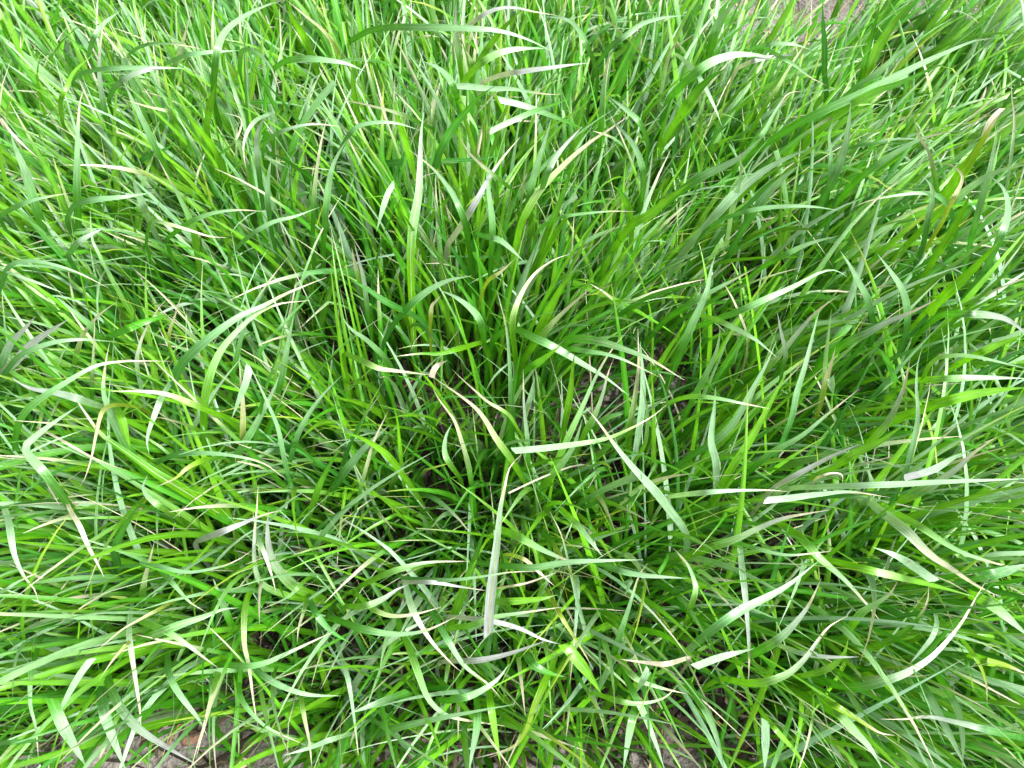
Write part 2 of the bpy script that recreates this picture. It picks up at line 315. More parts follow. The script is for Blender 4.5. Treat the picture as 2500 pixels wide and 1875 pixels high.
# tile, colours, posture, width | points from foot to tip | what it looks like
TRACES = """
1 gst u 46 | 505,1450 495,1250 495,1050 500,850 515,650 550,560 | tall broad pale blade standing straight beside the shadowed hollow
1 gpt u 36 | 720,880 670,700 640,500 640,350 655,220 675,115 | upright blade turning lilac grey towards a brown pointed tip
1 gs u 45 | 1090,1120 1000,950 930,800 850,640 790,520 | long straight blade tilting back to the left, narrow pale tip
1 lst u 46 | 1270,1650 1235,1450 1150,1260 1080,1140 1015,1015 | lime blade curving up left to end where lilac blades cross
1 bs a 34 | 430,1410 480,1320 600,1285 800,1265 1000,1235 | pale low arch springing right from behind the tall broad blade
1 gst a 36 | 1080,1530 1200,1440 1350,1375 1520,1350 1700,1360 | pale arch above the bent straw tip, ending in a thread
1 gd h 24 | 940,1560 950,1490 965,1430 1000,1420 1120,1450 1250,1490 1350,1520 1460,1528 | green blade with straw end snapped over to the right
1 gdt a 22 | 1170,820 1100,740 1060,710 950,685 850,655 785,638 | blade bent at a knee, its straw end pointing left
1 gdt a 15 | 1400,1000 1500,920 1550,820 1545,760 1480,735 1405,725 | thin olive hook curling round like a question mark
1 gp u 36 | 1680,1250 1655,1000 1650,880 1680,790 1740,735 | broad blade bowing over right with a greyish upper half
1 sdt f 26 | 1740,730 1650,770 1590,850 1565,950 1580,1080 | pale straw strip hanging down left from the bowed grey blade
1 gpt a 30 | 1690,970 1720,900 1820,840 1950,805 2070,800 2190,815 | lilac arch sweeping right to a thin straw thread
1 ll u 42 | 1450,1130 1400,1000 1320,880 1220,760 1170,690 | plain lime blade slanting up left through the middle
1 gs u 56 | 290,1500 220,1300 160,1100 90,930 70,850 | wide green blade slanting up left near the edge
1 dd h 15 | 0,750 80,860 180,960 260,1025 | dry straw blade slanting down from the left edge
1 bst a 30 | 0,1390 80,1340 200,1290 330,1260 460,1240 | pale blade arching in from the left edge, straw end
1 bs a 27 | 470,510 530,470 650,445 850,435 1050,435 1220,440 | long pale blade lying level across upright grass
1 bp a 32 | 700,640 740,560 830,490 950,450 1100,440 | lilac-topped arch just under the long level blade
1 gs a 40 | 1370,620 1380,450 1400,310 1450,200 1560,110 1700,40 1810,5 | big pale green arch bending right at the top edge
1 bs a 30 | 570,350 600,250 660,160 730,100 775,70 | short pale arch ending in a white tip near the top
1 bst a 22 | 800,400 850,330 950,285 1080,280 1200,295 1330,325 | narrow pale hoop with a straw tip, above the lilac arch
1 gdt u 30 | 1080,580 1100,500 1150,350 1190,220 1240,30 | olive blade leaning right, brown tip reaching the top edge
1 bs a 29 | 1060,410 1200,355 1350,335 1540,325 | pale green band running level into the big arch
1 gst a 32 | 1540,480 1550,340 1600,318 1680,360 1750,450 1800,600 | pale hoop folding down right like a walking stick
1 gs a 40 | 1760,440 1850,388 2000,378 2212,405 2350,460 | wide pale blade arching level out to the right
1 ll u 46 | 2020,400 1950,230 1880,110 1840,0 | stiff lime blade reaching the top edge beside a yellow one
1 yd u 22 | 2230,430 2100,220 1950,90 1840,0 | thin yellow blade crossing the stiff lime one near the top
1 ll u 45 | 1330,780 1345,700 1365,620 1385,540 | short wide lime blade with a squared-off top
1 bs a 32 | 1480,1640 1600,1520 1750,1430 1900,1390 2060,1330 | pale green curve rising right near the bent straw end
1 gdt u 36 | 2010,1500 2020,1250 2050,1000 2090,800 2130,720 | tall narrow green stalk blade with a long straw point
1 gs u 45 | 2080,1550 2100,1300 2130,1100 2180,980 2240,890 | wide pale blade leaning right next to the tall narrow stalk
1 bb l 36 | 800,1100 870,1060 960,1000 1060,960 1150,900 | dull blue green blade shaded beneath the long straight ones
1 bp a 36 | 440,1640 500,1560 600,1500 680,1460 | greyish blade slanting up right near the left straw lines
1 bs u 36 | 1740,1450 1720,1250 1730,1100 1750,1000 | blue green blade standing right of the pale hanging strip
1 ss u 46 | 960,1420 900,1270 840,1120 | short very pale broad blade pointing up left
1 ll a 26 | 400,780 390,650 430,560 470,470 540,400 620,335 | lime blade snaking upward to the right
2 lsm u 62 | 460,1883 455,1650 470,1450 505,1250 515,1050 520,870 540,720 | very broad bright blade standing tall and upright
2 ppt a 50 | 700,1560 760,1480 830,1370 900,1250 960,1140 1050,1010 1160,880 | broad lilac grey blade slanting up right across the dark gap
2 gs u 43 | 970,1700 980,1450 965,1300 950,1180 955,1080 1010,1010 | pale upright blade with a bent top behind the lilac one
2 ssct h 42 | 740,550 850,558 980,570 1100,570 1220,590 1350,607 1420,605 | severed pale leaf lying level, square left end, tapering right
2 sgc h 41 | 1020,640 1150,670 1300,720 1450,780 1620,850 | severed leaf sloping down right from a square left end
2 sgc h 36 | 965,845 1100,780 1250,715 1380,670 1500,625 | severed leaf sloping up right, crossing another severed leaf
2 pp h 33 | 930,520 1050,480 1200,455 1350,435 1500,415 1600,405 | grey lilac leaf lying level above the severed leaves
2 gs a 42 | 60,270 180,200 330,175 500,175 750,180 1000,195 1200,250 1400,350 | long wide pale arch spanning the top
2 lp u 33 | 785,530 765,350 745,200 745,80 748,-20 | yellow green blade with a lilac top touching the top edge
2 ppt a 31 | 740,260 800,190 900,110 1000,60 1120,48 1250,75 1400,100 | lilac arch with a straw end just below the top edge
2 ll u 42 | 860,450 930,340 1010,230 1080,150 1170,60 | wide lime blade leaning right between the top arches
2 ls a 44 | 790,530 880,430 980,360 1100,320 1250,310 1330,315 | lime blade bending over right above the grey lilac leaf
2 gst u 46 | 1670,900 1680,780 1690,600 1710,450 1735,330 | pale silvery blade standing upright with a white tip
2 bp a 42 | 1290,1250 1320,1150 1370,1040 1450,930 1560,810 | blue lilac blade slanting up right to a crossing
2 ldt u 52 | 1130,1600 1170,1430 1280,1230 1450,1050 1600,920 1750,820 1900,715 | long lime blade sweeping far up right to a straw tip
2 lg u 46 | 1270,1659 1350,1450 1430,1260 1480,1100 1500,1000 | lime blade rising beneath the sweeping one, slightly right leaning
2 gs u 46 | 1180,1420 1210,1300 1260,1080 1310,930 1360,760 | pale straight blade leaning right beside the blue lilac one
2 gs a 39 | 1940,1290 1950,1130 1920,1000 1850,880 1740,770 1700,730 | pale blade curving up left like a scythe
2 gs a 36 | 1980,900 1920,780 1820,690 1710,610 | shorter pale curve nested above the scythe-shaped blade
2 lg u 46 | 1870,1440 1850,1320 1800,1230 1750,1190 | lime blade doubled over to the left, in shade
2 ll u 60 | 1800,1540 1870,1450 1990,1380 2100,1290 2260,1170 | very wide lime blade slanting right beyond the scythe-shaped one
2 gst h 29 | 1280,1480 1340,1430 1450,1390 1600,1370 1750,1358 1900,1360 | slender pale blade running level to a fine straw point
2 gd a 25 | 1120,1230 1020,1150 900,1050 830,980 780,900 755,865 | dry stalk ending in a papery flap above the dark gap
2 bg u 50 | 590,1150 610,1070 650,960 720,830 800,730 900,620 1000,550 | long dark green blade curving up right behind the broad bright one
2 gst a 46 | 830,1580 800,1420 730,1260 640,1130 560,1050 440,960 | pale backed blade arching up left to a straw point
2 gdt a 26 | 600,830 450,760 350,720 200,680 60,650 -60,630 | blade with a long straw end pointing left over dark grass
2 bb l 46 | 50,1070 150,1060 400,1045 700,1035 950,1015 1100,970 | teal blade lying level in the shade behind the upright ones
2 ll u 36 | 140,850 110,700 90,600 80,480 90,340 | narrow lime spear standing at the far left of its patch
2 bs a 29 | -30,1030 0,970 50,880 120,810 250,785 380,795 520,840 | pale hoop arching over the left dark grass
2 ll u 45 | 500,1180 480,1120 430,950 390,820 360,720 340,620 | lime spear leaning back left of the broad bright blade
2 lg f 29 | 720,600 790,680 840,760 880,830 890,920 | drooping lime leaf end hanging under the severed leaf
2 gs a 40 | 760,660 745,600 700,500 620,430 520,390 | pale stripe curving up left above the dark grass
2 bs a 36 | 1650,420 1740,300 1850,220 1950,150 2100,110 2230,100 | silvery arch bending right close to the bare soil
2 sdt u 26 | 2070,560 2090,450 2120,350 2170,250 2205,130 | straw coloured tapering tip pointing up beside the silvery arch
2 gs a 32 | 1650,440 1600,320 1540,200 1470,130 1370,110 1290,110 | green blade bending over left near the top edge
2 ssc f 39 | 350,1180 310,1240 270,1360 235,1490 | pale severed end hanging down left of the broad bright blade
2 bs f 40 | 880,1500 930,1520 1020,1540 1100,1600 1180,1680 | pale shoulder of a blade sloping down right at the gap
3 gs u 52 | 560,920 750,800 950,700 1150,610 1350,510 1550,410 1750,320 1900,260 2050,245 | great long blade sweeping up right, silver towards its end
3 lg u 46 | 900,800 1050,700 1250,590 1400,540 1600,450 1720,400 | lime blade running just beneath the great silver-ended sweep
3 gs u 42 | 960,720 1050,640 1150,550 1280,460 1420,330 1500,270 1580,240 | green blade with a pale tip rising above the great sweep
3 gs a 54 | -60,620 0,560 100,470 200,400 330,355 450,350 560,365 620,385 | shining white-green arch in front of the bare soil
3 pp h 29 | 370,440 450,400 560,370 680,355 750,350 | lilac strip lying against the shining arch
3 gs u 56 | 190,340 210,260 240,160 300,70 380,0 | very pale broad blade leaning over the bare soil
3 ll u 62 | 1150,650 1180,560 1240,370 1330,220 1420,90 1500,0 | very broad lime blade leaning right to the top edge
3 gg u 36 | 1130,620 1160,520 1210,320 1250,170 1290,0 | olive blade standing close left of the very broad lime one
3 bb u 36 | 940,560 930,480 930,300 920,150 915,0 | straight blue green blade standing upright by the top edge
3 lg u 62 | -40,800 20,720 100,600 200,500 300,440 | wide lime blade slanting up right at the foot of the shining arch
3 ldt u 29 | 480,800 550,680 630,560 700,440 780,320 850,220 900,120 | slim lime blade with a straw tip set against bare soil
3 gst a 34 | 380,1040 430,980 540,850 600,740 650,660 700,600 790,585 | pale blade hooking right into a straw crook
3 bs u 52 | 900,1320 930,1250 1000,1120 1060,950 1085,800 1100,650 | tall pale blade standing out upright with a white point
3 bs u 29 | 950,1260 960,1180 970,1000 960,880 980,780 1000,740 | slim pale blade standing close left of the tall white-pointed one
3 gs u 56 | -60,1280 0,1230 150,1130 300,1060 400,1000 540,870 | wide green blade leaning right across the patch edge
3 ss u 60 | 100,1530 190,1430 350,1250 480,1140 620,1050 760,985 850,950 | wide pale blade slanting up right to a fine tip
3 bs u 56 | 400,1480 470,1370 560,1250 680,1130 790,1045 | wide blue green blade parallel below the pale slanting one
3 sst u 36 | 320,1440 330,1370 370,1230 390,1100 385,970 | upright cream tipped blade crossing the slanting blades
3 bs h 32 | 200,1450 300,1400 420,1360 560,1335 720,1325 870,1330 1030,1355 | long silvery blade lying level across the green ones
3 gst u 50 | 1080,1220 1150,1150 1280,1050 1420,960 1560,890 1720,850 1790,845 | broad pale blade sloping right to a level straw tip
3 bst a 31 | 1780,1500 1760,1420 1730,1330 1660,1260 1560,1240 1400,1255 1220,1290 1100,1340 | silvery blade arched over leftwards, straw tipped
3 bs u 40 | 1570,1550 1590,1430 1620,1300 1615,1200 1560,1130 | blue green blade curling left inside the silvery arch
3 lyt u 70 | 1720,1240 1780,1150 1850,1060 1930,930 2010,800 2080,700 | very broad yellow green blade with a folded straw top
3 ddc f 26 | 2075,695 2000,770 1950,860 1925,930 | folded straw end hanging from the broad yellow green blade
3 ls u 46 | 1560,1470 1700,1340 1900,1180 2050,1100 2260,1050 | lime blade slanting right, its upper half silvered
3 ydt a 29 | 1690,1420 1740,1310 1800,1200 1815,1130 1760,1070 1650,1040 | kinked yellow blade with a brown thread end
3 ll u 46 | 1600,1720 1650,1640 1740,1500 1820,1350 1880,1210 | lime blade rising steeply below the kinked yellow one
3 bs u 42 | 1860,1600 1880,1500 1930,1320 1990,1100 2030,900 2045,790 | tall blue green blade in the bundle at the right
3 bs a 42 | 1980,1700 2080,1480 2110,1350 2090,1230 2030,1160 1980,1130 | silvery blade looping left over the bundle at the right
3 sdt u 19 | 2110,1150 2130,1000 2150,780 2135,620 2125,450 | thin straw stalk rising near the right edge
3 gdt a 31 | 1660,1250 1635,1120 1600,980 1540,880 1500,740 | narrow green blade bent back left above the silvery arch
3 gs u 36 | 560,1700 640,1659 750,1600 880,1550 1030,1515 | pale blade lying low towards the right under the slim ones
3 bs a 26 | 440,330 500,300 640,280 750,290 840,320 | small silvery hoop before the bare soil
3 ss f 27 | -20,350 60,420 140,520 220,680 270,810 | narrow white-green streak slanting down right to a fine tip
3 gst f 26 | 530,300 600,340 740,420 830,490 940,550 | thin green blade sloping down right across leaning lime grass
4 bst a 60 | 1110,960 1115,850 1140,760 1200,670 1320,560 1450,460 1560,390 1700,330 1850,250 2100,150 | big silver arch sweeping right to a long brown thread
4 lst a 60 | 1310,1180 1315,950 1350,780 1420,620 1540,480 1660,380 1800,320 1990,300 | broad lime arch just right of the big silver arch
4 ss f 36 | 1100,820 1040,920 1000,1020 960,1130 945,1210 960,1290 | pale curl hanging down left from the big silver arch
4 gst u 36 | 1480,900 1510,720 1560,500 1620,350 1720,190 1850,20 | tall slender blade leaning right behind the two arches
4 lgmt u 72 | 1430,1680 1200,1530 1020,1420 850,1300 720,1210 640,1150 540,1010 455,885 | very broad lime blade lying up left, thin straw tip
4 gst u 58 | 950,1430 850,1290 760,1140 700,1000 665,880 680,700 705,570 | broad pale blade with a twisted white end standing above it
4 sp h 42 | 680,990 500,930 350,890 200,865 110,820 80,790 | greyish lilac band lying towards the left edge
4 gs a 50 | 490,1680 380,1530 280,1400 165,1260 220,1180 380,1060 530,960 | green blade folded sharply back on itself like an elbow
4 gst a 42 | 105,1330 100,1170 150,1030 260,930 400,840 580,735 700,700 860,688 1100,690 | olive blade arching from the lower left into a long level end
4 pp u 52 | -40,820 0,780 100,690 200,580 330,490 440,420 | lilac blade rising right from the left edge
4 bp u 50 | -30,820 0,740 60,590 140,500 230,400 | blue grey blade standing behind the lilac one at the edge
4 bs a 31 | -30,850 10,800 120,660 300,580 500,550 750,565 | pale hoop starting at the left edge and running level
4 ldt u 39 | 470,800 490,650 540,510 640,390 755,305 | yellow green blade leaning right to a straw tip
4 gdt u 27 | 590,980 595,750 605,550 610,390 | slim olive stalk standing upright among crossing blades
4 sdt u 26 | 915,900 880,720 890,620 930,500 1020,350 1095,270 | pale blade leaning right into a thin brown point
4 ydt u 24 | 1100,640 1090,590 1090,500 1130,380 1170,250 | slim yellow blade with a brown point left of the silver arch
4 bst a 31 | -40,320 0,220 60,80 180,45 330,65 500,120 700,220 | white-green hoop arching in at the upper left edge
4 ss h 16 | -40,90 0,100 200,170 430,260 | very thin white line sloping right under the hoop
4 gs u 36 | 700,600 640,530 560,440 450,350 350,265 | pale blade slanting up left to a bright point
4 gg h 46 | 700,530 800,490 950,430 1120,385 | plain green blade crossing level behind the straw points
4 gs u 44 | 1780,960 1790,900 1820,750 1850,580 1890,390 | pale upright blade with a sharp tip before the dark hollow
4 ssc f 50 | 1605,720 1580,830 1540,930 1490,1060 | very pale leaf hanging with a square cut lower end
4 yd u 38 | 1540,1330 1560,1150 1560,950 1545,780 1540,690 | brownish olive blade standing against the hanging cut leaf
4 gs u 46 | 1450,1390 1570,1220 1680,1030 1760,870 1800,760 | pale straight blade slanting up right by the dark hollow
4 bs u 36 | 1850,1400 1880,1270 1920,1150 1990,1020 2090,890 2200,780 | blue green blade leaning out right over the dark hollow
4 bst a 36 | 960,1370 1100,1300 1250,1280 1450,1290 1680,1340 1840,1450 | pale low arch curving down right to a thin tip
4 lyt a 36 | 1430,1310 1300,1330 1200,1380 1130,1440 1000,1500 | yellowish blade bending down left under the low arch
4 ldt h 42 | 1430,1045 1250,970 1100,910 950,885 700,882 | lime blade lying leftwards with a long straw end
4 ydt f 27 | 870,980 740,970 660,1010 620,1150 590,1300 550,1430 510,1500 | yellow blade bent over and hanging down to a straw point
4 ll f 50 | 740,960 790,1080 840,1260 | short wide lime piece hanging beside the yellow bent blade
4 bs u 36 | 1900,1590 1830,1330 1790,1130 1730,980 1660,830 1600,705 | long blue green blade rising left through the dark hollow
4 ls a 36 | 1130,1690 970,1580 920,1500 950,1420 | lime curl bulging left near the straw cross
4 lg u 42 | 1980,1700 2050,1500 2130,1340 2200,1240 | lime blade rising right at the hollow's lower rim
4 dd h 16 | 240,1110 400,1200 600,1310 830,1400 | long straight straw lying down right over green blades
4 ss h 15 | -20,1350 150,1290 350,1200 540,1130 | thin pale thread rising right from the left edge
5 gpt u 36 | 1215,1420 1205,1200 1185,1000 1180,860 1178,740 | upright lilac grey blade standing alone, needle tip
5 slct h 43 | 1110,1265 1300,1250 1500,1225 1700,1190 1850,1130 2000,1050 2100,970 | severed blade lying level, square left end, curving up right
5 ldt u 46 | 1850,1300 1870,1080 1900,900 1920,700 1915,480 | left one of two tall upright twins, cream tipped
5 ss u 52 | 1890,1330 1920,1150 1945,950 1945,760 1930,560 | right one of two tall upright twins, silvery
5 ls u 29 | 1890,1340 1960,1220 1978,1050 1960,920 1935,820 | slim lime bow bulging right of the upright twins
5 sst h 60 | 2200,1750 2130,1659 2030,1530 1900,1390 1800,1270 1740,1190 1660,1080 1580,985 | broad very pale blade sloping down right under the severed one
5 gsmt a 62 | 1400,650 1460,560 1560,545 1700,570 1850,620 2000,680 2212,810 | broad silver topped arch bending down right
5 gs f 52 | 1040,500 1120,480 1230,530 1380,600 1550,700 1700,790 1860,910 | wide green blade falling to the right below the silver arch
5 gst a 36 | 1350,640 1420,612 1600,625 1800,670 2050,790 | slim pale blade between the silver arch and the falling one
5 ldt a 46 | 1190,1470 1100,1320 1000,1180 930,1060 850,970 700,860 590,790 | lime blade running up left into a long orange straw tip
5 ddc h 40 | 590,795 600,755 630,715 690,685 | papery straw flag at the end of the orange tip
5 ldt a 27 | 1170,1170 1140,1120 1080,1030 950,950 870,880 780,800 720,740 | slim blade parallel above the orange tipped one
5 gst u 44 | 1110,1200 1100,920 1090,700 1070,480 1040,350 1010,245 | tall pale upright blade tilting slightly left, needle tip
5 ldt a 44 | 1125,640 1110,430 1160,270 1250,130 1370,40 1480,0 | lime blade bowing right into a straw coloured end
5 ll u 57 | 1230,590 1270,510 1350,350 1430,210 1540,80 | wide bright lime blade fanning up right
5 ldt u 50 | 1210,640 1300,520 1400,410 1530,290 1640,200 | lime blade fanning right with a narrow straw point
5 gl u 50 | 1170,780 1200,745 1300,680 1430,580 | short dark leaf spreading right from the tuft base
5 gs a 46 | 930,590 900,430 830,340 730,270 630,230 | green arch bending up left over deep shade
5 bs u 46 | 360,430 430,350 560,240 700,170 850,140 | blue green blade arching right to meet the bent green arch
5 gp u 33 | 195,480 170,300 150,150 110,0 90,-80 | grey lilac blade standing upright at the left
5 gs u 40 | 360,780 300,680 180,560 80,490 30,430 15,390 | silvery blade curving up left to a thread
5 bb u 46 | 450,380 300,310 180,230 60,160 | teal blade sloping up left in half shade
5 ldt h 42 | 40,640 80,660 150,690 250,735 350,750 600,780 | olive wavy leaf lying level, straw pointed right end
5 lgt h 42 | 900,570 760,610 640,640 520,640 360,658 | twisted two-toned leaf lying level above the wavy one
5 lpt u 46 | 1540,1230 1590,1120 1640,1030 1690,900 1720,780 1760,670 | blade turning from lime to lilac as it leans right
5 lst u 46 | 1310,1520 1430,1260 1560,980 1640,800 1730,640 1860,480 | long lime blade leaning right to a white thread tip
5 ls u 46 | 1280,1540 1310,1480 1400,1380 1500,1240 1560,1060 | lime blade close under the white thread tipped one
5 ss u 36 | 1190,1050 1200,1010 1230,900 1255,780 | short bright silvery shard standing by the lone lilac blade
5 ls a 39 | 770,1440 680,1300 680,1180 720,1090 | lime blade bulging left like a bracket
5 gdt u 44 | 860,1580 830,1380 790,1230 740,1080 700,1020 640,940 600,870 | green blade winding up left to a brown kinked tip
5 bs u 56 | -50,1520 0,1440 120,1290 230,1180 320,1100 | wide silvery blade rising right at the lower left
5 gd u 26 | 100,1650 110,1600 170,1370 220,1200 310,1010 | slim brown tinged stalk crossing the wide silvery blade
5 ll u 30 | 405,1430 385,1240 370,1080 345,980 | narrow lime spear standing over the dark earth patch
5 ll u 46 | 420,1440 300,1290 150,1190 0,1140 | lime blade stretching left from the dark earth patch
5 yd u 29 | 580,460 590,340 620,300 650,265 | short yellow pointed leaf tip with a brown end
5 ydt u 29 | 940,190 965,160 1040,110 1120,35 | small orange yellow leaf leaning right over deep shade
5 ll u 46 | 1430,1180 1440,1120 1480,900 1495,750 1510,620 | straight lime blade standing left of the lime-to-lilac one
5 ss f 15 | 1100,690 1000,780 930,890 | thin pale thread hanging down left beside the tall upright blade
6 gpt u 63 | 960,660 1050,580 1200,510 1350,430 1500,370 1650,290 | very broad blade rising right, top half lilac silver
6 bs u 42 | 1245,480 1240,430 1210,300 1150,180 1090,70 1030,-20 | pale twisted blade coming down from the upper edge
6 bs u 46 | 1440,560 1460,480 1460,350 1430,230 1360,120 1270,0 | blue green blade curving up left behind the very broad one
6 ll u 66 | 1600,370 1700,270 1830,150 1980,0 2060,-90 | very broad bright lime blade slanting to the upper right
6 gst u 46 | -60,400 0,360 150,270 300,190 490,90 | long grey tipped blade rising right from the left
6 gs a 42 | 100,470 180,440 400,360 550,290 750,200 900,120 1000,105 1080,150 | long green blade with its end nodding down right
6 lpt u 50 | 440,880 480,830 570,720 680,600 780,480 880,370 1030,260 | strongly lilac blade slanting up right, lime at its foot
6 gp u 29 | 650,800 660,730 680,640 650,500 625,370 | slim grey strip crossing upright under the lilac blade
6 lpt u 52 | 1160,1270 1230,1200 1330,1090 1400,960 1450,820 1480,670 | lime blade curving up to a lilac pointed end
6 gst u 46 | 380,1450 430,1410 600,1270 780,1170 950,1030 1150,870 | long blade slanting up right to a straight white tip
6 ll u 52 | 920,1400 1000,1360 1130,1280 1280,1210 1450,1090 | lime blade running right below the lilac pointed one
6 ss h 44 | 760,1500 850,1500 1100,1490 1400,1480 1700,1465 2240,1445 | long pale blade lying level to the right edge
6 ssct h 42 | 545,1585 700,1570 900,1545 1100,1530 1350,1565 | severed pale blade lying level under the long level one
6 sst h 36 | -60,1560 0,1550 200,1530 400,1520 600,1520 700,1530 | pale level blade entering from the left with a straw tip
6 pp u 36 | 560,1550 610,1500 750,1420 900,1340 1000,1290 1160,1220 | slim grey lilac blade rising gently right
6 lpt u 62 | 1300,1630 1400,1590 1600,1500 1780,1380 1900,1270 2050,1170 | broad lilac blade slanting up right near the right edge
6 psc h 46 | 1440,1440 1620,1390 1760,1310 1870,1260 | silver lilac piece lying parallel above the broad lilac blade
6 sst u 24 | 1400,1400 1480,1340 1600,1260 1700,1170 1830,1060 | slender white blade pointing up right above the lilac pair
6 gp f 46 | 1680,392 1750,386 1850,385 2000,395 2120,430 2260,540 | wide greyish arch bending down at the right edge
6 ls h 42 | 1460,830 1540,810 1750,800 1950,795 2240,800 | bright pale blade lying level at mid height to the right edge
6 ls a 31 | 1550,880 1560,820 1590,740 1640,680 1730,655 1900,660 2240,740 | slender lime hoop curving over to the right edge
6 gs u 42 | 50,1000 100,900 170,770 230,640 255,520 255,460 | pale blade standing with a slight rightward curve at the left
6 gs u 52 | -40,740 0,640 80,450 170,250 200,100 230,0 | tall green blade leaning right at the far left
6 ss u 50 | 235,1540 232,1340 200,1200 220,1000 230,850 | mottled whitish blade standing upright low on the left
6 ls h 36 | 110,390 160,400 250,430 380,490 500,560 620,663 | lime leaf sloping down right across the leaning blades
6 lst h 36 | -60,950 0,930 100,915 250,930 400,960 580,995 | lime blade lying level from the left to a white end
6 gs u 50 | -40,1380 0,1350 100,1280 230,1200 350,1080 450,900 560,700 620,560 | long pale blade bending from level to steep
6 ll u 50 | 200,1600 250,1520 330,1380 450,1200 560,1000 650,830 710,720 | long lime blade leaning right beside the bending pale one
6 bs u 42 | 620,1300 650,1230 720,1050 750,900 810,700 860,500 900,350 | long blue green blade leaning slightly right, steep
6 ss u 29 | 920,850 930,750 945,600 975,350 | slim whitish stalk standing steep near the middle
6 ll u 42 | 1820,690 1900,650 2050,580 2230,515 | lime blade leaning out to the right edge above the hoop
6 ll u 62 | 1550,1000 1700,950 1900,900 2100,870 2230,860 | very wide lime blade reaching level to the right edge
6 dd a 15 | 850,1480 880,1440 970,1410 1040,1420 1045,1480 | small straw crook curled like a hook
6 ssc f 45 | 970,790 975,850 985,905 | tiny pale severed stub with a square foot
6 bs u 34 | 1300,1700 1340,1640 1430,1450 1480,1300 1530,1050 1520,850 1530,700 1560,600 | long thin blue green blade winding upward
6 dd u 16 | 430,520 410,450 340,290 270,170 | thin straw thread slanting up left
6 yd u 31 | 915,940 930,870 950,780 975,700 1000,600 | brown and yellow leaf tip standing by the tiny severed stub
7 sdt f 40 | 850,600 835,700 830,800 850,950 880,1150 900,1300 905,1470 | long pale blade hanging straight down to a straw tip over soil
7 gsm h 52 | 860,845 1000,800 1150,740 1300,690 1430,640 1530,630 | broad silver blade lying up right across the others
7 lst h 44 | 890,700 930,730 1050,770 1180,850 1300,940 1400,1015 | lime blade crossing the broad silver one, pointing down right
7 ldt f 40 | 1650,440 1580,600 1570,850 1600,1000 1630,1230 1662,1415 | lime blade bending down into a long straw point
7 ppt h 44 | 1270,200 1400,150 1550,90 1700,30 1820,0 | lilac blade lying up right with a blunt left end
7 lp u 62 | 2080,580 2050,560 1900,500 1800,400 1740,290 1720,150 1725,0 | wide blade curving up from lime to purple grey
7 lpt u 44 | 2070,590 1850,550 1690,480 1640,370 1635,180 1650,0 1660,-160 | lilac upright blade swinging up left of the purple grey one
7 sdt f 31 | 1640,120 1650,160 1700,280 1750,430 1775,540 | cream tip hanging down between the two purple blades
7 gst h 44 | 1330,950 1400,980 1550,1005 1700,985 1850,920 2000,850 2150,780 | long green blade sagging then rising right to a pale end
7 bs f 44 | 1560,920 1590,960 1700,1070 1850,1150 2000,1190 2190,1195 | blue silver blade curving down right into a level end
7 sst f 40 | 20,-40 60,100 90,280 150,420 220,510 250,600 | pale blade hanging near the left edge, cream tip
7 dd f 29 | 430,-60 450,0 510,100 570,240 630,350 668,430 | straw blade hanging down right to a needle point
7 gp f 54 | 680,1000 700,1110 760,1250 850,1370 950,1450 1080,1530 1270,1640 | broad lilac grey blade curving down right over bare soil
7 gsc f 62 | 330,1210 400,1380 480,1520 560,1659 | broad pale blade with a square top running to the lower edge
7 bs f 60 | 640,1100 670,1300 720,1450 810,1680 | broad blue green blade pointing down over bare soil
7 gst f 29 | 260,830 240,900 200,1050 195,1250 230,1400 250,1640 | slim green blade hanging in a long bow near the left edge
7 ldt f 34 | 1420,980 1400,1050 1350,1250 1310,1400 1260,1600 | slim blade hanging down left to a cream point over soil
7 bs f 42 | 1090,900 1075,960 1085,1050 1150,1180 1280,1350 1330,1450 | grey green blade kinked and pointing down right to the soil
7 gst f 36 | 1510,1040 1530,1100 1560,1230 1680,1370 1800,1440 1960,1510 | green blade curving down right above the star of straw
7 bb f 42 | 1985,540 2000,600 2050,690 2130,780 2260,860 | blue green blade curving down right below the purple pair
7 ldt f 29 | 1985,540 1950,660 1920,760 1910,860 | short lime blade hanging straight with a straw tip
7 bg u 52 | 765,400 750,330 740,250 790,130 870,0 890,-40 | blue green blade curving up right with a rolled foot
7 ldt u 40 | 900,640 930,450 960,330 995,200 | lime blade standing upright with a brown pointed tip
7 bst h 31 | 780,370 830,360 1000,360 1200,400 1400,370 1530,320 1620,260 | pale blade sagging level then rising to the right
7 bb h 27 | -40,1505 0,1500 120,1490 330,1480 | dull grey green blade lying level low at the left edge
7 ydt f 22 | 900,790 830,850 730,960 640,1090 | thin yellow blade pointing down left
7 ssc f 42 | 590,955 500,1080 390,1280 350,1370 | pale blade with a square cut top slanting down left
7 gst f 35 | 1000,360 1040,400 1110,470 1170,540 1230,600 1330,660 | green blade sloping down right above the broad silver one
7 ss h 31 | 2260,1440 2212,1450 2090,1490 1990,1530 1820,1580 | pale arm of the star of straw lying leftwards
7 ldt f 34 | 1920,1120 1930,1180 1960,1350 1990,1500 2005,1660 | yellow tipped blade hanging down through the star of straw
7 ydt h 22 | 1180,550 1000,650 800,760 700,840 605,915 | thin straw blade slanting down left over the hanging pale one
7 sst h 20 | -40,560 0,535 120,460 260,395 | thin pale line rising right from the left edge
7 lst f 26 | 2000,430 1960,455 1850,560 1690,635 | slim lime blade pointing down left under the purple pair
7 gsc u 44 | 1490,745 1430,600 1370,440 | pale green piece with a square lower end pointing up left
8 pstcm h 72 | 955,800 960,650 985,400 1010,200 1030,0 1060,-146 1090,-270 1165,-355 | widest blade of all, lilac with a pale midrib, square foot
